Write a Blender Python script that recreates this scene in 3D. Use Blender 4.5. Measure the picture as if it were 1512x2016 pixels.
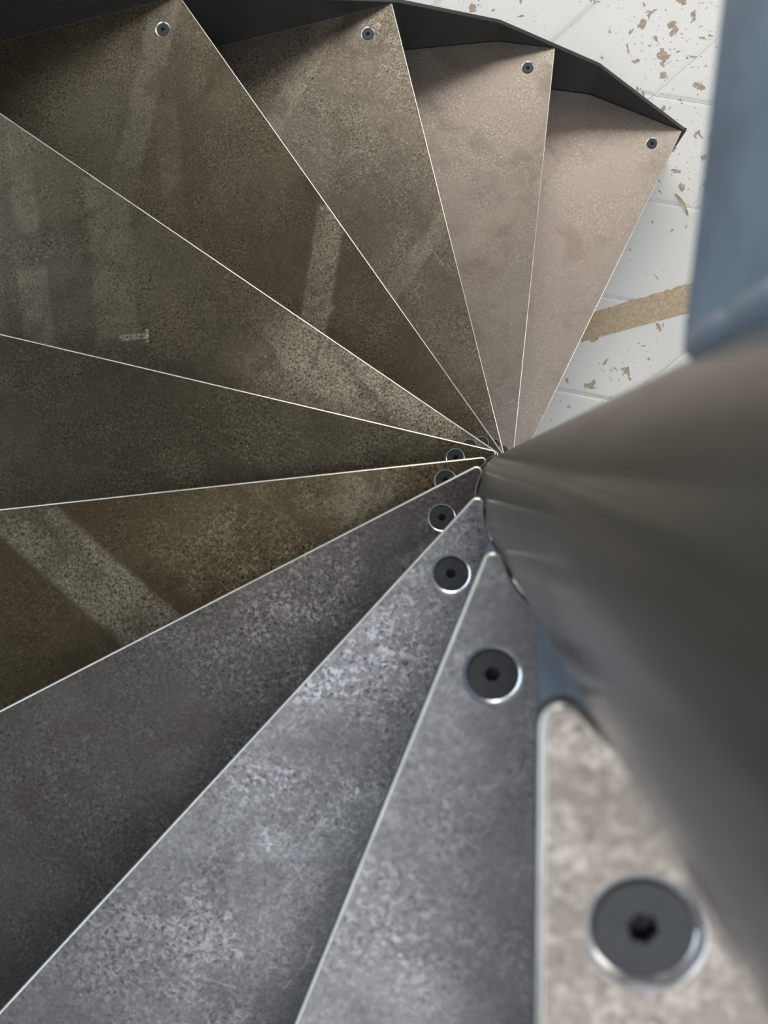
import bpy, bmesh, math, random
from mathutils import Vector, Matrix, noise as mnoise

for o in list(bpy.data.objects):
    bpy.data.objects.remove(o, do_unlink=True)
scene = bpy.context.scene
COL = scene.collection
random.seed(7)

# ---------------------------------------------------------------- camera, light, exposure
# origin = foot of the column axis on the floor, z up; +y is the window side
H = 2.404                               # camera height
cam_d = bpy.data.cameras.new('camera')
cam = bpy.data.objects.new('camera', cam_d)
COL.objects.link(cam)
ROT = Matrix(((0.99534055, -0.00462966, -0.09631068),
              (0.0, 0.99884663, -0.04801459),
              (0.09642188, 0.04779087, 0.99419256)))
M = ROT.transposed().to_4x4()
M.translation = Vector((-0.08567, 0.02606, H))
cam.matrix_world = M
cam_d.sensor_fit = 'VERTICAL'
cam_d.sensor_height = 36.0
cam_d.sensor_width = 27.0
cam_d.lens = 1450 / 2016 * 36
cam_d.clip_start = 0.01
cam_d.dof.use_dof = True
cam_d.dof.focus_distance = 1.75
cam_d.dof.aperture_fstop = 8.0
scene.camera = cam

world = bpy.data.worlds.new('world')
scene.world = world
world.use_nodes = True
bg = world.node_tree.nodes['Background']
bg.inputs[0].default_value = (0.55, 0.62, 0.7, 1)
bg.inputs[1].default_value = 0.05


def area(name, loc, target, sx, sy, power, color):
    d = bpy.data.lights.new(name, 'AREA')
    d.shape = 'RECTANGLE'
    d.size, d.size_y, d.energy, d.color = sx, sy, power, color
    o = bpy.data.objects.new(name, d)
    COL.objects.link(o)
    o.location = loc
    o.rotation_euler = (Vector(target) - Vector(loc)).to_track_quat('-Z', 'Y').to_euler()
    return o


# daylight through the tall window (+y wall) and through the skylight, plus added fill lights
area('window_daylight', (0.55, 3.9, 3.4), (0.55, 0, 3.4), 3.5, 2.2, 138, (1.0, 0.97, 0.92))
area('low_fill_light', (-2.5, 3.9, 3.3), (-2.5, 0, 3.3), 2.0, 1.6, 17, (0.80, 0.89, 1.0))  # added fill light, brightens tread tips and screw countersinks
area('strip_fill_light', (-3.9, 0.6, 2.95), (0, 0.6, 2.95), 6.2, 1.1, 78, (0.72, 0.86, 1.0))  # added long fill light, shaped to brighten the upper nosings and slate plate
area('side_fill_light', (3.9, 0.9, 2.4), (0, 0.9, 2.4), 2.2, 2.4, 62, (1.0, 0.97, 0.92))  # added fill light from the right for floor and lower tread edges
area('skylight_daylight', (0.45, -1.9, 5.3), (0.45, -1.9, 0), 4.1, 3.4, 96, (0.86, 0.92, 1.0))

scene.view_settings.view_transform = 'Standard'
scene.view_settings.look = 'None'
scene.view_settings.gamma = 1.0
scene.view_settings.use_curve_mapping = False
scene.view_settings.exposure = 0.0


# ---------------------------------------------------------------- helpers
def new_obj(name, me, parent=None, mats=()):
    o = bpy.data.objects.new(name, me)
    COL.objects.link(o)
    for m in mats:
        me.materials.append(m)
    if parent:
        o.parent = parent
    return o


def from_bm(name, bm, parent=None, mats=(), smooth=False):
    me = bpy.data.meshes.new(name)
    bmesh.ops.recalc_face_normals(bm, faces=bm.faces)
    if smooth:
        for f in bm.faces:
            f.smooth = True
    bm.to_mesh(me)
    bm.free()
    return new_obj(name, me, parent, mats)


def tag(o, label=None, cat=None, group=None, kind=None):
    for k, v in (('label', label), ('category', cat), ('group', group), ('kind', kind)):
        if v:
            o[k] = v
    return o


def empty(name, loc=(0, 0, 0)):
    o = bpy.data.objects.new(name, None)
    COL.objects.link(o)
    o.location = loc
    o.empty_display_size = 0.05
    return o


def box_bm(bm, x0, x1, y0, y1, z0, z1, mi=0):
    vs = [bm.verts.new(p) for p in ((x0, y0, z0), (x1, y0, z0), (x1, y1, z0), (x0, y1, z0),
                                    (x0, y0, z1), (x1, y0, z1), (x1, y1, z1), (x0, y1, z1))]
    for f in ((0, 3, 2, 1), (4, 5, 6, 7), (0, 1, 5, 4), (1, 2, 6, 5), (2, 3, 7, 6), (3, 0, 4, 7)):
        bm.faces.new([vs[i] for i in f]).material_index = mi


class NT:
    """small node-tree writer"""
    def __init__(self, name):
        self.m = bpy.data.materials.new(name)
        self.m.use_nodes = True
        self.t = self.m.node_tree
        self.b = self.t.nodes['Principled BSDF']
        self.tc = self.t.nodes.new('ShaderNodeTexCoord')

    def n(self, typ, **kw):
        nd = self.t.nodes.new(typ)
        for k, v in kw.items():
            setattr(nd, k, v)
        return nd

    def link(self, a, b):
        self.t.links.new(a, b)

    def setin(self, sock, v):
        if isinstance(v, bpy.types.NodeSocket):
            self.link(v, sock)
        else:
            sock.default_value = v

    def mapping(self, loc=(0, 0, 0), scale=(1, 1, 1), rot=(0, 0, 0)):
        mp = self.n('ShaderNodeMapping')
        mp.inputs['Location'].default_value = loc
        mp.inputs['Scale'].default_value = scale
        mp.inputs['Rotation'].default_value = rot
        self.link(self.tc.outputs['Object'], mp.inputs['Vector'])
        return mp.outputs[0]

    def noise(self, vec, scale, detail=3, rough=0.5, dist=0.0):
        nd = self.n('ShaderNodeTexNoise')
        self.link(vec, nd.inputs['Vector'])
        nd.inputs['Scale'].default_value = scale
        nd.inputs['Detail'].default_value = detail
        nd.inputs['Roughness'].default_value = rough
        nd.inputs['Distortion'].default_value = dist
        return nd.outputs[0]

    def rng(self, v, a, b, c=0.0, d=1.0, smooth=True):
        nd = self.n('ShaderNodeMapRange', interpolation_type='SMOOTHSTEP' if smooth else 'LINEAR')
        self.setin(nd.inputs[0], v)
        for i, x in enumerate((a, b, c, d)):
            nd.inputs[i + 1].default_value = x
        return nd.outputs[0]

    def math(self, op, a, b=0.0):
        nd = self.n('ShaderNodeMath', operation=op)
        self.setin(nd.inputs[0], a)
        self.setin(nd.inputs[1], b)
        return nd.outputs[0]

    def mix(self, f, a, b):
        nd = self.n('ShaderNodeMix', data_type='RGBA')
        self.setin(nd.inputs[0], f)
        self.setin(nd.inputs[6], a)
        self.setin(nd.inputs[7], b)
        return nd.outputs[2]

    def bump(self, h, strength, dist):
        nd = self.n('ShaderNodeBump')
        nd.inputs['Strength'].default_value = strength
        nd.inputs['Distance'].default_value = dist
        self.link(h, nd.inputs['Height'])
        self.link(nd.outputs[0], self.b.inputs['Normal'])

    def set(self, **kw):
        for k, v in kw.items():
            self.setin(self.b.inputs[k.replace('_', ' ')], v)
        return self.m

    def band(self, p, q, w, soft=0.006):
        """1 inside the strip of width w between plan points p and q (worn tape marks, one painted reflection)"""
        d = Vector((q[0] - p[0], q[1] - p[1]))
        ln = d.length
        d /= ln
        mid = ((p[0] + q[0]) / 2, (p[1] + q[1]) / 2)
        sub = self.n('ShaderNodeVectorMath', operation='SUBTRACT')
        self.link(self.tc.outputs['Object'], sub.inputs[0])
        sub.inputs[1].default_value = (mid[0], mid[1], 0)
        outs = []
        for ax, half in ((d, ln / 2), (Vector((-d.y, d.x)), w / 2)):
            dot = self.n('ShaderNodeVectorMath', operation='DOT_PRODUCT')
            self.link(sub.outputs[0], dot.inputs[0])
            dot.inputs[1].default_value = (ax.x, ax.y, 0)
            outs.append(self.rng(self.math('ABSOLUTE', dot.outputs['Value']), half + soft, half - soft))
        return self.math('MULTIPLY', outs[0], outs[1])


def rgb(r, g, b):
    return (r, g, b, 1)


# ---------------------------------------------------------------- materials
def steel(seed, dark, light, rough=0.42, bands=(), bandcol=(0.62, 0.55, 0.43), cover=0.0, metal=0.9, contrast=1.0):
    """hot-rolled mill-scale plate: blotches, worm-like speckle, worn tape strips, painted reflection patch, scratches"""
    t = NT('mill_scale_steel_%d' % seed)
    off = (seed * 3.7, seed * 1.9, seed * 0.7)
    v = t.mapping(off)
    big = t.noise(v, 4.2, 4, 0.55, 0.4)
    mid = t.noise(v, 17, 4, 0.6, 0.6)
    worm = t.noise(v, 215, 3, 0.6, 0.9)
    pit = t.noise(t.mapping((off[2], off[1], 4)), 260, 3, 0.6, 0.7)
    fine = t.noise(v, 620, 2, 0.6)
    blot = t.rng(t.math('ADD', t.math('MULTIPLY', big, 0.6), t.math('MULTIPLY', mid, 0.4)), 0.40 - cover, 0.60 - cover)
    zone = t.rng(t.noise(t.mapping((off[1], 5.5, off[0])), 9, 4, 0.6, 0.5), 0.40, 0.60, 0.4, 1.0)
    amp = t.math('MULTIPLY', t.math('ADD', t.math('MULTIPLY', blot, 0.6), 0.4), zone)
    # intact scale in the middle, rubbed-bright worms above it, dark pits below it
    val = t.math('ADD', 0.30, t.math('MULTIPLY', blot, 0.22))
    val = t.math('ADD', val, t.math('MULTIPLY', t.math('MULTIPLY', t.rng(worm, 0.46, 0.66), amp), 0.62 * contrast))
    val = t.math('SUBTRACT', val, t.math('MULTIPLY', t.math('MULTIPLY', t.rng(pit, 0.50, 0.66), amp), 0.42 * contrast))
    val = t.math('ADD', val, t.math('MULTIPLY', t.math('SUBTRACT', fine, 0.5), 0.25 * contrast))
    speck = t.rng(val, 0.0, 1.0, 0.0, 1.0, False)
    col = t.mix(speck, rgb(*dark), rgb(*light))
    stain = t.rng(t.noise(t.mapping((off[1], off[0], 2)), 6.5, 3, 0.6, 0.5), 0.56, 0.7, 0, 0.30)
    col = t.mix(stain, col, rgb(dark[0] * 1.25, dark[1] * .95, dark[2] * .75))
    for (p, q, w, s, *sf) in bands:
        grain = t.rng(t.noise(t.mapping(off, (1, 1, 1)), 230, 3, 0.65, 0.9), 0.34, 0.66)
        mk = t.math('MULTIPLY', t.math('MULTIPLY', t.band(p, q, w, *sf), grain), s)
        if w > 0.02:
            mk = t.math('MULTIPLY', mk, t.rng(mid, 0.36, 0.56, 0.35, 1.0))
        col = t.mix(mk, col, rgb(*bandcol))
    # hair scratches, in two directions
    for rz, sd in ((0.6 + seed, 11.0), (2.1 + seed * .6, 29.0)):
        sc = t.noise(t.mapping((sd + seed, sd, 0), (7, 420, 1), (0, 0, rz)), 1.0, 1, 0.4)
        gate = t.rng(t.noise(t.mapping((sd, seed * 5.1, 0)), 7, 1), 0.55, 0.66)
        col = t.mix(t.math('MULTIPLY', t.rng(sc, 0.80, 0.86), gate), col, rgb(0.75, 0.72, 0.68))
    # white paint specks
    vo = t.n('ShaderNodeTexVoronoi')
    t.link(v, vo.inputs['Vector'])
    vo.inputs['Scale'].default_value = 26
    sp = t.rng(vo.outputs['Distance'], 0.045, 0.02)
    vo2 = t.n('ShaderNodeSeparateColor')
    t.link(vo.outputs['Color'], vo2.inputs[0])
    col = t.mix(t.math('MULTIPLY', sp, t.rng(vo2.outputs[0], 0.86, 0.88)), col, rgb(0.7, 0.68, 0.62))
    rg = t.rng(t.math('ADD', t.math('MULTIPLY', speck, 0.7), t.math('MULTIPLY', mid, 0.3)), 0, 1, rough + 0.1, rough - 0.06, False)
    t.bump(t.math('ADD', t.math('MULTIPLY', worm, 0.6), t.math('MULTIPLY', mid, 0.5)), 0.2, 0.0008)
    return t.set(Base_Color=col, Roughness=rg, Metallic=metal)


def simple(name, col, rough, metal=0.0, var=0.15, scale=12, bump=0.0, bscale=200, coat=0.0):
    t = NT(name)
    v = t.mapping()
    n1 = t.noise(v, scale, 4, 0.6, 0.3)
    c = t.mix(t.rng(n1, 0.3, 0.7), rgb(*[x * (1 - var) for x in col]), rgb(*[min(1, x * (1 + var)) for x in col]))
    if bump:
        t.bump(t.noise(v, bscale, 3, 0.6), bump, 0.001)
    return t.set(Base_Color=c, Roughness=t.rng(n1, 0.3, 0.7, rough * .9, rough * 1.1, False), Metallic=metal, Coat_Weight=coat)


m_edge = simple('worn_bright_steel', (0.82, 0.78, 0.71), 0.32, 0.8, 0.1, 40, 0.1, 300)
m_sink = simple('machined_steel', (0.95, 0.95, 0.96), 0.28, 0.9, 0.05, 60)
m_bolt = simple('black_oxide_steel', (0.055, 0.056, 0.058), 0.42, 0.35, 0.2, 120, 0.15, 500)
m_slate = simple('slate_blue_paint', (0.165, 0.20, 0.245), 0.42, 0.0, 0.12, 25, 0.08, 120)
m_string = simple('charcoal_paint', (0.030, 0.031, 0.033), 0.5, 0.0, 0.15, 20, 0.05, 150)
m_column = simple('dark_gloss_paint', (0.085, 0.079, 0.070), 0.21, 0.0, 0.08, 9)
m_column.node_tree.nodes['Principled BSDF'].inputs['IOR'].default_value = 2.0


def floor_paint():
    t = NT('chipped_white_floor_paint')
    tc = t.n('ShaderNodeNewGeometry')
    mp = t.n('ShaderNodeMapping')
    t.link(tc.outputs['Position'], mp.inputs['Vector'])
    v = mp.outputs[0]
    big = t.noise(v, 2.3, 2, 0.5)
    ch1 = t.noise(v, 21, 4, 0.55, 0.4)
    ch2 = t.noise(v, 85, 3, 0.5, 0.2)
    brush = t.noise(v, 150, 3, 0.6, 0.8)
    fine = t.noise(v, 420, 2, 0.5)
    zone = t.rng(big, 0.42, 0.62)
    k1 = t.rng(t.math('ADD', ch1, t.math('MULTIPLY', zone, 0.06)), 0.665, 0.672)
    k2 = t.rng(t.math('ADD', ch2, t.math('MULTIPLY', zone, 0.05)), 0.700, 0.710)
    chips = t.math('MAXIMUM', k1, k2)
    paint = t.mix(t.rng(big, 0.3, 0.7), rgb(0.78, 0.79, 0.77), rgb(0.86, 0.86, 0.84))
    bare = t.mix(t.rng(ch2, 0.35, 0.7), rgb(0.42, 0.33, 0.25), rgb(0.52, 0.45, 0.38))
    col = t.mix(chips, paint, bare)
    hgt = t.math('SUBTRACT', t.math('ADD', t.math('MULTIPLY', brush, 0.5), t.math('MULTIPLY', fine, 0.25)), chips)
    t.bump(hgt, 0.55, 0.002)
    return t.set(Base_Color=col, Roughness=t.rng(chips, 0, 1, 0.38, 0.85, False))


m_floor = floor_paint()
m_joint = simple('painted_joint', (0.66, 0.66, 0.63), 0.55, 0, 0.08, 30, 0.2, 150)

# ---------------------------------------------------------------- the setting: floor of skewed painted slabs
bm = bmesh.new()
box_bm(bm, -4, 4, -4, 4, -0.12, -0.006)
floor = tag(from_bm('floor', bm, None, (m_joint,)), 'white painted floor of skewed slabs with chipped paint', 'floor', kind='structure')
rdir = Vector((0.978, -0.208, 0)).normalized()
gdir = Vector((0.766, 0.643, 0)).normalized()
STEP, ROWP = 0.426, 0.313
sl = ROWP / abs(rdir.x * gdir.y - rdir.y * gdir.x)      # length of the slanted side
o0 = Vector((0.524, 1.200, 0))


def tile_mesh():
    bm = bmesh.new()
    a, b = rdir * STEP, gdir * sl

    def loop(ins, z):
        r = []
        for s, q in ((0, 0), (1, 0), (1, 1), (0, 1)):
            ds = ins / STEP * 1.27 * (1 if s == 0 else -1)
            dq = ins / sl * 1.27 * (1 if q == 0 else -1)
            r.append(bm.verts.new(a * (s + ds) + b * (q + dq) + Vector((0, 0, z))))
        return r
    ls = [loop(0.0004, -0.03), loop(0.0006, -0.0036), loop(0.0040, -0.0030), loop(0.0095, -0.0004), loop(0.0130, 0.0)]
    for p, q in zip(ls, ls[1:]):
        for i in range(4):
            bm.faces.new((p[i], p[(i + 1) % 4], q[(i + 1) % 4], q[i]))
    bm.faces.new(ls[-1])
    bm.faces.new(ls[0][::-1])
    bmesh.ops.recalc_face_normals(bm, faces=bm.faces)
    me = bpy.data.meshes.new('floor_slab')
    bm.to_mesh(me)
    bm.free()
    me.materials.append(m_floor)
    return me


slab = tile_mesh()
perp = Vector((0.208, 0.978, 0)).normalized()
for row in range(-9, 5):
    shift = {-2: 0.22}.get(row, 0.0)
    for c in range(-8, 8):
        p = o0 + gdir * (sl * row) + rdir * (STEP * c + shift)
        ctr = p + rdir * STEP / 2 + gdir * sl / 2
        # keep diagonals in line from row to row (as the photo shows)
        if abs(ctr.x) > 2.6 or abs(ctr.y) > 2.6:
            continue
        o = new_obj('floor_slab', slab, floor)
        o.location = p + Vector((0, 0, random.uniform(-0.0006, 0.0003)))

# room shell around the stair (outside the frame; openings for window, skylight and the added fill lights)
m_wall = simple('brown_plaster', (0.09, 0.068, 0.046), 0.9, 0, 0.15, 3, 0.2, 60)
m_wall2 = simple('pale_plaster', (0.72, 0.70, 0.65), 0.9, 0, 0.08, 3, 0.2, 60)
m_frame = simple('window_frame_paint', (0.5, 0.5, 0.48), 0.5)


def wall(name, boxes, m):
    bm = bmesh.new()
    for b in boxes:
        box_bm(bm, *b)
    return tag(from_bm(name, bm, None, (m,)), kind='structure')


wall('wall_left', [(-4.15, -4, -4, -2.5, 0, 5.5), (-4.15, -4, 3.7, 4, 0, 5.5), (-4.15, -4, -2.5, 3.7, 0, 2.4), (-4.15, -4, -2.5, 3.7, 3.5, 5.5)], m_wall)
wall('wall_right', [(4, 4.15, -4, -.2, 0, 5.5), (4, 4.15, 2, 4, 0, 5.5), (4, 4.15, -.2, 2, 0, 1.2), (4, 4.15, -.2, 2, 3.6, 5.5)], m_wall2)
wall('wall_front', [(-4, 4, -4.15, -4, 0, 5.5)], m_wall)
wall('wall_back', [(-4, -3.5, 4, 4.15, 0, 5.5), (-3.5, -1.5, 4, 4.15, 0, 2.5), (-3.5, -1.5, 4, 4.15, 4.1, 5.5), (-1.5, -1.2, 4, 4.15, 0, 5.5), (2.3, 4, 4, 4.15, 0, 5.5), (-1.2, 2.3, 4, 4.15, 0, 2.3), (-1.2, 2.3, 4, 4.15, 4.5, 5.5)], m_wall2)
wall('ceiling', [(-4, -1.6, -4, 4, 5.5, 5.65), (2.5, 4, -4, 4, 5.5, 5.65), (-1.6, 2.5, -4, -3.6, 5.5, 5.65), (-1.6, 2.5, -0.2, 4, 5.5, 5.65)], m_wall)

# ---------------------------------------------------------------- stair geometry
PH = {0: 64.5, 1: 84.43, 2: 104.0, 3: 125.0, 4: 145.25, 5: 166.21, 6: 185.81, 7: 207.09, 8: 227.52, 9: 248.34, 10: 269.78, 11: 290.2}
EE = {0: .0690, 1: .0618, 2: .0508, 3: .0569, 4: .0553, 5: .0609, 6: .0574, 7: .0628, 8: .0586, 9: .0587, 10: .0628, 11: .061}
SETB = {8: .010, 9: .014, 10: .022}
CR = 0.0614                # column radius
RISE = 0.2
PT = 0.008                 # plate thickness
ZT = {k: RISE * (k + 1) for k in range(12)}
# plan of the outer stringer (inner face), from the bottom nosing round to the left
SP = [(0.562, 0.996), (0.295, 1.115), (0.025, 1.164), (-0.222, 1.156), (-1.22, 0.982), (-1.55, 0.72), (-1.62, 0.0),
      (-1.5, -0.85), (-1.05, -1.45), (-0.3, -1.65), (0.15, -1.68), (0.8, -1.55)]
SP = [Vector(p) for p in SP]
SPX = [SP[0] + (SP[0] - SP[1])] + SP                 # with a run-out for intersections


def uv(k):
    a = math.radians(PH[k])
    u = Vector((math.cos(a), math.sin(a)))
    return u, Vector((u.y, -u.x))


def hit(p, d, poly):
    """first crossing of ray p+s*d with the open polyline -> (param along poly, point)"""
    best = None
    for i in range(len(poly) - 1):
        a, b = poly[i], poly[i + 1]
        e = b - a
        den = d.x * e.y - d.y * e.x
        if abs(den) < 1e-9:
            continue
        w = a - p
        s = (w.x * e.y - w.y * e.x) / den
        t = (w.x * d.y - w.y * d.x) / den
        if s > 0 and -1e-6 <= t <= 1 + 1e-6 and (best is None or s < best[0]):
            best = (s, i + t, p + d * s)
    return best[1], best[2]


def outline(k):
    """plan of a tread plate: tip fillet, nosing, outer end, rear edge, hollow round the column"""
    u, v = uv(k)
    e = EE[k]
    rho, fr = {10: (CR + .0018, .0075), 7: (CR + .0016, .007)}.get(k, (CR + .0009, .006))
    cv = e - fr
    cu = math.sqrt((rho + fr) ** 2 - cv ** 2)
    cen = u * cu + v * cv
    a1 = math.atan2(v.y, v.x)                        # fillet ends on the nosing
    back = -cen.normalized()
    a0 = math.atan2(back.y, back.x)                  # fillet starts at the hollow
    da = (a1 - a0 + math.pi) % (2 * math.pi) - math.pi
    pts = [cen + Vector((math.cos(a0 + da * i / 9), math.sin(a0 + da * i / 9))) * fr for i in range(10)]
    t0, corner = hit(v * e + u * 0.1, u, SPX)
    u2, v2 = uv(k + 1)
    r = EE[k + 1] - SETB.get(k + 1, .012) - 0.014
    t1, rear = hit(v2 * r + u2 * 0.1, u2, SPX)
    pts.append(corner)
    for i in range(math.floor(t0) + 1, math.floor(t1) + 1):
        if (SPX[i] - pts[-1]).length > 0.004:
            pts.append(SPX[i].copy())
    pts.append(rear)
    s = math.sqrt(max(rho ** 2 - r ** 2, 0))
    inn = v2 * r + u2 * s
    b0 = math.atan2(inn.y, inn.x)
    tip = pts[0]
    b1 = math.atan2(tip.y, tip.x)
    db = (b1 - b0 + math.pi) % (2 * math.pi) - math.pi
    for i in range(0, 7):
        b = b0 + db * i / 7
        pts.append(Vector((math.cos(b), math.sin(b))) * rho)
    # shrink the outer end a hair off the stringer
    area2 = sum(pts[i].x * pts[(i + 1) % len(pts)].y - pts[(i + 1) % len(pts)].x * pts[i].y for i in range(len(pts)))
    if area2 < 0:
        pts.reverse()
    return pts


def inset(pts, d):
    out = []
    n = len(pts)
    for i in range(n):
        a, b, c = pts[i - 1], pts[i], pts[(i + 1) % n]
        e1, e2 = (b - a).normalized(), (c - b).normalized()
        n1, n2 = Vector((-e1.y, e1.x)), Vector((-e2.y, e2.x))
        m = n1 + n2
        m = m / max(m.dot(n1), 0.35) if m.length > 1e-6 else n1
        out.append(b + m * d)
    return out


HEAD_R = 0.0140


def circle(c, r, n=28):
    return [c + Vector((math.cos(2 * math.pi * i / n), math.sin(2 * math.pi * i / n))) * r for i in range(n)]


def ring(bm, pts, z):
    return [bm.verts.new((p.x, p.y, z)) for p in pts]


def strip(bm, a, b, mi=0, smooth=False):
    n = len(a)
    for i in range(n):
        f = bm.faces.new((a[i], a[(i + 1) % n], b[(i + 1) % n], b[i]))
        f.material_index = mi
        f.smooth = smooth


def fill(bm, loops, mi=0):
    edges = []
    for lp in loops:
        for i in range(len(lp)):
            e = bm.edges.get((lp[i], lp[(i + 1) % len(lp)])) or bm.edges.new((lp[i], lp[(i + 1) % len(lp)]))
            edges.append(e)
    r = bmesh.ops.triangle_fill(bm, use_beauty=True, use_dissolve=False, edges=edges)
    for g in r['geom']:
        if isinstance(g, bmesh.types.BMFace):
            g.material_index = mi


def tread_plate(k, holes, sinks, mats, parent):
    pts = outline(k)
    bm = bmesh.new()
    # rounded, worn arris
    lo3 = [ring(bm, inset(pts, d + 0.0003), z) for d, z in ((.0021, 0), (.0015, -.00020), (.0009, -.00065), (.0004, -.00120), (0, -.0020))]
    top, mid = lo3[0], lo3[-1]
    low = ring(bm, inset(pts, 0.0003), -PT)
    hs = [ring(bm, circle(c, r), 0) for c, r in zip(holes, sinks)]
    hb = [ring(bm, circle(c, 0.0095), -PT) for c in holes]
    fill(bm, [top] + hs, 0)
    for a, b in zip(lo3, lo3[1:]):
        strip(bm, a, b, 1, True)
    strip(bm, mid, low, 2)
    for a, b in zip(hs, hb):
        strip(bm, a, b, 3, True)
    fill(bm, [low] + hb, 2)
    return from_bm('tread_plate', bm, parent, mats)


def bolt_mesh():
    """countersunk socket-head screw: flat head, chamfer, hexagon socket with drilled bottom, shank"""
    bm = bmesh.new()
    c0 = Vector((0, 0))
    n = 30
    hexp = []
    for i in range(n):                              # points along a hexagon
        a = 2 * math.pi * i / n
        s = math.cos(math.pi / 6) / math.cos((a % (math.pi / 3)) - math.pi / 6)
        hexp.append(Vector((math.cos(a), math.sin(a))) * 0.0043 * s)
    r1 = ring(bm, circle(c0, HEAD_R, n), -0.0009)
    r2 = ring(bm, circle(c0, HEAD_R - 0.0009, n), -0.0001)
    r3 = ring(bm, [p * 1.10 for p in hexp], -0.0001)
    r4 = ring(bm, hexp, -0.0007)
    r5 = ring(bm, hexp, -0.0052)
    r6 = ring(bm, circle(c0, 0.0026, n), -0.0057)
    tip = bm.verts.new((0, 0, -0.0068))
    s1 = ring(bm, circle(c0, HEAD_R, n), -0.0022)
    s2 = ring(bm, circle(c0, 0.0075, n), -0.0085)
    s3 = ring(bm, circle(c0, 0.0075, n), -0.026)
    strip(bm, r1, r2, 0, True)
    strip(bm, r2, r3)
    strip(bm, r3, r4)
    strip(bm, r4, r5)
    strip(bm, r5, r6)
    for i in range(n):
        bm.faces.new((r6[i], r6[(i + 1) % n], tip))
    strip(bm, r1, s1, 0, True)
    strip(bm, s1, s2, 0, True)
    strip(bm, s2, s3, 0, True)
    bm.faces.new(s3[::-1])
    bmesh.ops.recalc_face_normals(bm, faces=bm.faces)
    me = bpy.data.meshes.new('bolt')
    bm.to_mesh(me)
    bm.free()
    me.materials.append(m_bolt)
    return me


BOLT = bolt_mesh()
OUTB = {0: (1.077, .0079), 1: (1.0965, -.0039), 2: (1.125, -.0229), 3: (1.238, -.0150)}
INB = {10: (.1008, .0330), 9: (.1016, .0298), 8: (.1000, .0294), 7: (.0978, .0290), 6: (.0964, .0305), 5: (.0968, .0345), 4: (.0955, .0330)}

WARM_D, WARM_L = (0.060, 0.048, 0.030), (0.42, 0.36, 0.265)
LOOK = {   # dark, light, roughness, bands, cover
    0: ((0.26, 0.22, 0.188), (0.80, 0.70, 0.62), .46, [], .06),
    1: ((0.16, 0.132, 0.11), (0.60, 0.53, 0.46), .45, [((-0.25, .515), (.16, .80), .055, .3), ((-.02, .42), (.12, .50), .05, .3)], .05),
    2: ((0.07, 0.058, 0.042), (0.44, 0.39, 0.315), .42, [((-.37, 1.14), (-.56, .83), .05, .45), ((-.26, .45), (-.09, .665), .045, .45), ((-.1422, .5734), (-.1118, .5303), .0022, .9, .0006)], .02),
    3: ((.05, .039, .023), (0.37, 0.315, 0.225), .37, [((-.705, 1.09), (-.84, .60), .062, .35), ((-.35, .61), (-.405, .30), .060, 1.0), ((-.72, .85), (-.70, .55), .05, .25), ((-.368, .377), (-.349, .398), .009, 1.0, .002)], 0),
    4: ((.05, .04, .025), (0.42, 0.36, 0.26), .36, [((-.945, .74), (-.925, .51), .05, .22), ((-.92, .44), (-.905, .28), .06, .25), ((-.765, .62), (-.745, .30), .085, .2), ((-.42, .31), (-.06, .055), .26, 1.0, .09), ((-.742, .299), (-.683, .3045), .012, .7, .002), ((-.686, .3165), (-.6855, .291), .006, .9, .001)], .0),  # the broad soft band paints a light reflection onto the inner end
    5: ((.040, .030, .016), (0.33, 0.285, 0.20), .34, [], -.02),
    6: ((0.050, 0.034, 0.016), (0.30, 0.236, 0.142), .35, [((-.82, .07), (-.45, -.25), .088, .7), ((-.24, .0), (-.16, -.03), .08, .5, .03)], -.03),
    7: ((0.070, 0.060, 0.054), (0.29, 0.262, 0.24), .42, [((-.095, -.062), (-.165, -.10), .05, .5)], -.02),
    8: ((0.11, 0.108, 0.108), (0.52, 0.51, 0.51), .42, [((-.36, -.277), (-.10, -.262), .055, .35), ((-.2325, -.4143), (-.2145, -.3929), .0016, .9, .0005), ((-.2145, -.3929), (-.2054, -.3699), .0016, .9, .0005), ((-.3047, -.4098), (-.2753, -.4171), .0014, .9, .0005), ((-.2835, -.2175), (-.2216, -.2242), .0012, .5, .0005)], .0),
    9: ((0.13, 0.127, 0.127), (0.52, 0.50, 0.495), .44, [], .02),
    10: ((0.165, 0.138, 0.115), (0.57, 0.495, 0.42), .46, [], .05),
}
TREAD_LABEL = {
    0: 'lowest steel tread, pale pinkish plate jutting over the white floor',
    1: 'pale steel tread second from the floor, stringer shadow across its outer end',
    2: 'grey steel tread third from the floor with a faint worn strip by its outer screw',
    3: 'dark steel tread fourth from the floor with two long pale worn strips',
    4: 'brown steel tread fifth from the floor, two worn strips and a bright speckled inner end',
    5: 'dark olive steel tread sixth from the floor, blotched mill scale, hardly any strips',
    6: 'dark brown steel tread seventh from the floor with one broad diagonal pale strip',
    7: 'dark grey steel tread with a pale scuff beside its inner screw, eighth from floor',
    8: 'blue-grey speckled steel tread with a long bright nosing, third from the top',
    9: 'pale blue-grey tread with blurred speckles, second from the top',
    10: 'topmost steel tread beside the column with the largest blurred screw',
}


def vmesh_plate(name, a, b, th, z0, z1, parent, mat, side):
    """upright plate between plan points a and b"""
    d = (b - a).normalized()
    nrm = Vector((d.y, -d.x)) * side * th
    bm = bmesh.new()
    vs = []
    for z in (z0, z1):
        for p in (a, b, b + nrm, a + nrm):
            vs.append(bm.verts.new((p.x, p.y, z)))
    for f in ((0, 3, 2, 1), (4, 5, 6, 7), (0, 1, 5, 4), (1, 2, 6, 5), (2, 3, 7, 6), (3, 0, 4, 7)):
        bm.faces.new([vs[i] for i in f])
    bmesh.ops.bevel(bm, geom=list(bm.edges), offset=0.0008, segments=1, affect='EDGES')
    return from_bm(name, bm, parent, (mat,))


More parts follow.
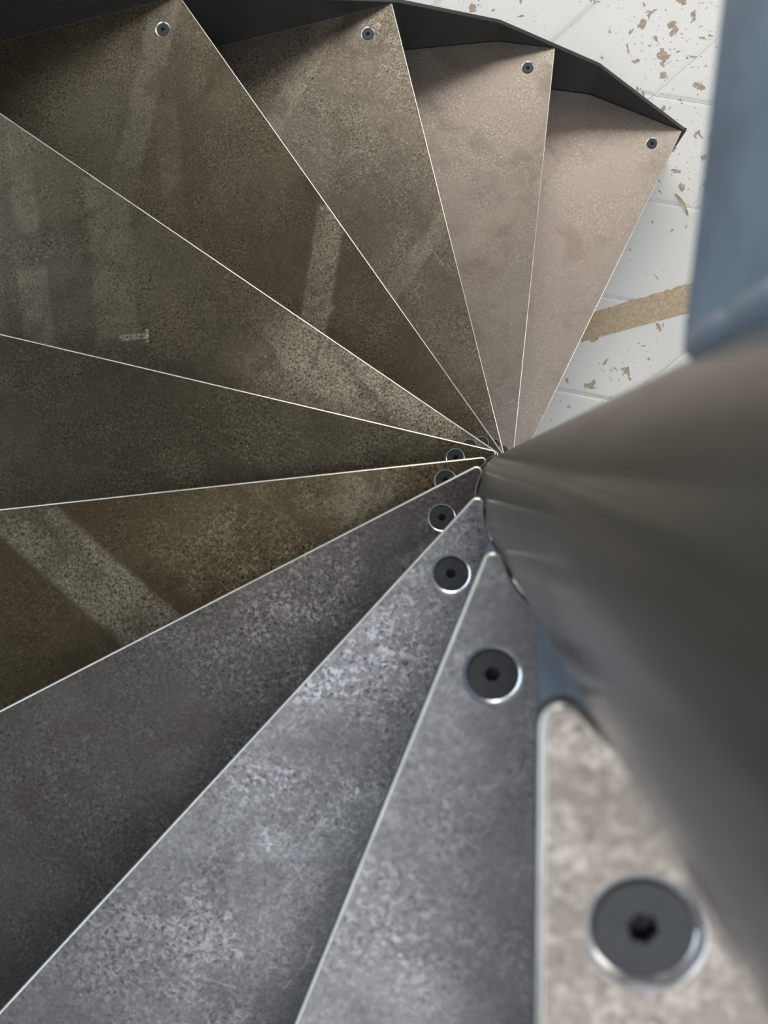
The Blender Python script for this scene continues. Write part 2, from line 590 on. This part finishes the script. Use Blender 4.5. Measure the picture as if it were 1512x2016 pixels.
for k in range(11):
    u, v = uv(k)
    t = empty('stair_tread', (0, 0, ZT[k]))
    tag(t, TREAD_LABEL[k], 'stair tread', 'steel treads of the spiral stair')
    iu, iv = INB.get(k, (.0965, .0320))
    holes = [u * iu + v * iv]
    if k in OUTB:
        holes.append(u * OUTB[k][0] + v * OUTB[k][1])
    else:
        tt, corner = hit(v * EE[k] + u * .1, u, SPX)
        holes.append(corner - u * .068 - v * .068)
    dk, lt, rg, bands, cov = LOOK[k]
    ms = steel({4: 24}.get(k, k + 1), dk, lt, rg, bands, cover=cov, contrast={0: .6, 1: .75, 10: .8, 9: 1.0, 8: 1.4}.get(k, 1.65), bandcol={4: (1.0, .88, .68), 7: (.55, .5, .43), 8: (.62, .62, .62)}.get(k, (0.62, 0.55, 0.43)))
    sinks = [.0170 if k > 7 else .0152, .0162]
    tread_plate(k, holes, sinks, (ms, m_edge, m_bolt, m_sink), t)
    for i, hpt in enumerate(holes):
        b = new_obj('bolt', BOLT, t)
        b.location = (hpt.x, hpt.y, -0.0023 if k > 7 and i == 0 else -0.0011)
        b.rotation_euler = (0, 0, random.uniform(0, 1.0))
    # riser under the nosing, set back, from just clear of the column to the stringer
    rv = EE[k] - SETB.get(k, .012)
    s = math.sqrt(max((CR + .0022) ** 2 - rv ** 2, 0.0001))
    _, far = hit(v * rv + u * .1, u, SPX)
    vmesh_plate('riser_plate', v * rv + u * s, far - u * .004, .006, -RISE + .0004 if k else -RISE + .001, -PT - .0004, t, m_slate, -1)

# ---------------------------------------------------------------- column
bm = bmesh.new()
n = 96
prof = [(CR, 0.012), (CR, 3.6), (CR - .002, 3.602)]
rings = [ring(bm, circle(Vector((0, 0)), r, n), z) for r, z in prof]
for a, b in zip(rings, rings[1:]):
    strip(bm, a, b, 0, True)
bm.faces.new(rings[0][::-1])
bm.faces.new(rings[-1])
col_root = empty('column')
tag(col_root, 'dark glossy round steel column at the centre of the stair', 'column')
from_bm('column_shaft', bm, col_root, (m_column,))
bm = bmesh.new()
rr = [ring(bm, circle(Vector((0, 0)), r, 48), z) for r, z in ((.11, 0.0005), (.11, .010), (.108, .012), (.05, .012))]
for a, b in zip(rr, rr[1:]):
    strip(bm, a, b)
bm.faces.new(rr[0][::-1])
bm.faces.new(rr[-1])
from_bm('base_plate', bm, col_root, (m_string,))

# ---------------------------------------------------------------- outer stringer (folded plate, top edge runs along the nosings)
key = []                                             # (param on SP, z) at every nosing corner
for k in range(11):
    uu, vv = uv(k)
    tp, c = hit(vv * EE[k] + uu * .1, uu, SPX)
    key.append((max(tp - 1, 0.0), ZT[k]))


def arc_len(t):
    i = min(int(t), len(SP) - 2)
    return sum((SP[j + 1] - SP[j]).length for j in range(i)) + (SP[i + 1] - SP[i]).length * (t - i)


tend = key[-1][0]
params = sorted(set([round(p, 5) for p, _ in key] + [float(i) for i in range(len(SP)) if i < tend]))
ks = [(arc_len(p), z) for p, z in key]


def top_z(t):
    s = arc_len(t)
    for (s0, z0), (s1, z1) in zip(ks, ks[1:]):
        if s <= s1 + 1e-6:
            return z0 + (z1 - z0) * max(0, (s - s0)) / (s1 - s0)
    return ks[-1][1]


TH = 0.010
bm = bmesh.new()
prev = None


def path_point(t):
    i = min(int(t), len(SP) - 2)
    return SP[i].lerp(SP[i + 1], t - i)


def out_normal(t):
    ns = []
    for tt in (t - 1e-3, t + 1e-3):
        i = min(max(int(math.floor(tt)), 0), len(SP) - 2)
        e = (SP[i + 1] - SP[i]).normalized()
        ns.append(Vector((e.y, -e.x)))
    m = ns[0] + ns[1]
    return m / m.dot(ns[0])


for t in params:
    p, nn = path_point(t), out_normal(t)
    q = p + nn * TH
    zt = top_z(t) + 0.002
    zb = max(zt - 0.42, 0.001)
    cur = [bm.verts.new((p.x, p.y, zb)), bm.verts.new((q.x, q.y, zb)), bm.verts.new((q.x, q.y, zt - .0012)),
           bm.verts.new((q.x - nn.x * .0012, q.y - nn.y * .0012, zt)), bm.verts.new((p.x + nn.x * .0012, p.y + nn.y * .0012, zt)), bm.verts.new((p.x, p.y, zt - .0012))]
    if prev:
        for i in range(6):
            bm.faces.new((prev[i], prev[(i + 1) % 6], cur[(i + 1) % 6], cur[i]))
    else:
        bm.faces.new(cur)
    prev = cur
bm.faces.new(prev[::-1])
tag(from_bm('outer_stringer', bm, None, (m_string,)), 'charcoal folded steel stringer along the outer ends of the treads', 'stringer')

# ---------------------------------------------------------------- landing plate welded to the column (blurred, upper right)
az = math.radians(84.36)
lu = Vector((math.cos(az), math.sin(az)))
lv = Vector((lu.y, -lu.x))
lp = empty('landing_fascia', (0, 0, H - 0.2))
tag(lp, 'slate-blue painted upright steel plate welded to the column, blurred at upper right', 'steel plate')
bm = bmesh.new()
prof = []                                            # outline in (distance along plate, height), rounded lower inner corner
u0, u1, hh, cr = 0.0535, 0.95, 0.24, 0.006
for i in range(7):
    a = math.pi + math.pi / 2 * i / 6
    prof.append((u0 + cr + cr * math.cos(a), cr + cr * math.sin(a)))
prof += [(u1, 0), (u1, hh), (u0, hh)]
th2 = 0.010
lo = [-0.0329, -0.0329 + th2]
f0 = []
for w, ins in ((lo[0], 0.0012), (lo[0] + .0012, 0), (lo[1] - .0012, 0), (lo[1], 0.0012)):
    pin = inset([Vector(p) for p in prof], ins)
    r = []
    for p in pin:
        q = lu * p.x + lv * w
        r.append(bm.verts.new((q.x, q.y, p.y)))
    f0.append(r)
for a, b in zip(f0, f0[1:]):
    strip(bm, a, b)
bm.faces.new(f0[0])
bm.faces.new(f0[-1][::-1])
m_fascia = simple('lit_slate_paint', (0.235, 0.30, 0.37), 0.4, 0.0, 0.22, 22, 0.08, 120)  # riser paint in a lighter copy, window light put into its colour
from_bm('fascia_plate', bm, lp, (m_fascia,))
m_weld = simple('painted_weld', (0.30, 0.36, 0.43), 0.3, 0.0, 0.1, 60, 0.1, 300, coat=0.6)
m_weld.node_tree.nodes['Principled BSDF'].inputs['Coat Roughness'].default_value = 0.2
bm = bmesh.new()
base = lu * 0.0562 + lv * -0.0300
prev = None
nz = 150
for i in range(nz + 1):
    z = 0.002 + (hh - 0.004) * i / nz
    ph = i / 19.0 + 0.35 * mnoise.noise(Vector((i * .05, 9, 2)))
    rr_ = 0.0034 + 0.0017 * abs(math.sin(math.pi * ph)) + 0.0007 * mnoise.noise(Vector((i * .11, 3, 1)))
    if i == 0:
        rr_ = 0.0015
    cx = base + lu * 0.0006 * mnoise.noise(Vector((i * .09, 0, 5)))
    cur = [bm.verts.new((cx.x + math.cos(a) * rr_, cx.y + math.sin(a) * rr_, z)) for a in [2 * math.pi * j / 14 for j in range(14)]]
    if prev:
        strip(bm, prev, cur, 0, True)
    else:
        bm.faces.new(cur[::-1])
    prev = cur
bm.faces.new(prev)
from_bm('weld_bead', bm, lp, (m_weld,))

# ---------------------------------------------------------------- small things on the floor
def tape():
    t = NT('tan_tape')
    v = t.mapping()
    n1 = t.noise(v, 60, 4, 0.7)
    n2 = t.noise(v, 330, 2, 0.6)
    c = t.mix(t.rng(n1, 0.35, 0.65), rgb(0.44, 0.34, 0.22), rgb(0.56, 0.45, 0.31))
    c = t.mix(t.rng(n2, 0.61, 0.68), c, rgb(0.85, 0.77, 0.6))
    t.bump(n2, 0.4, 0.001)
    return t.set(Base_Color=c, Roughness=0.45)


bm = bmesh.new()
a0, a1 = Vector((-0.10, 0.345)), Vector((1.02, 0.629))
b0, b1 = Vector((-0.04, 0.435)), Vector((1.02, 0.727))
N = 90
lows, ups = [], []
for i in range(N + 1):
    s = i / N
    p, q = a0.lerp(a1, s), b0.lerp(b1, s)
    q = q + Vector((0, 0.006 * mnoise.noise(Vector((i * .8, 0, 0))) + .003 * mnoise.noise(Vector((i * 2.3, 7, 0)))))
    lows.append(p)
    ups.append(q)
pl = lows + ups[::-1]
bt = ring(bm, pl, 0.0004)
tpv = ring(bm, pl, 0.0012)
strip(bm, bt, tpv)
for i in range(N):
    bm.faces.new((tpv[i], tpv[i + 1], tpv[2 * N - i], tpv[2 * N + 1 - i]))
    bm.faces.new((bt[i], bt[2 * N + 1 - i], bt[2 * N - i], bt[i + 1]))
tag(from_bm('tape_strip', bm, None, (tape(),)), 'tan strip with a ragged edge stuck across the white floor', 'tape strip')

m_straw = simple('dry_straw', (0.62, 0.50, 0.26), 0.6, 0, 0.15, 80)


def straw(pts, r, label):
    bm = bmesh.new()
    prev = None
    P = [Vector(p) for p in pts]
    for i, p in enumerate(P):
        d = (P[min(i + 1, len(P) - 1)] - P[max(i - 1, 0)]).normalized()
        sx = d.cross(Vector((0, 0, 1))).normalized()
        up = sx.cross(d)
        rad = r * (0.6 if i in (0, len(P) - 1) else 1)
        cur = [bm.verts.new(p + (sx * math.cos(a) + up * math.sin(a)) * rad) for a in [2 * math.pi * j / 8 for j in range(8)]]
        if prev:
            strip(bm, prev, cur, 0, True)
        else:
            bm.faces.new(cur[::-1])
        prev = cur
    bm.faces.new(prev)
    tag(from_bm('straw', bm, None, (m_straw,)), label, 'straw')


straw([(.592, .898, .0025), (.604, .886, .004), (.616, .871, .005), (.624, .853, .004), (.630, .838, .003), (.632, .830, .0025)], .0022,
      'bent yellow straw lying on the white floor beside the blurred plate')
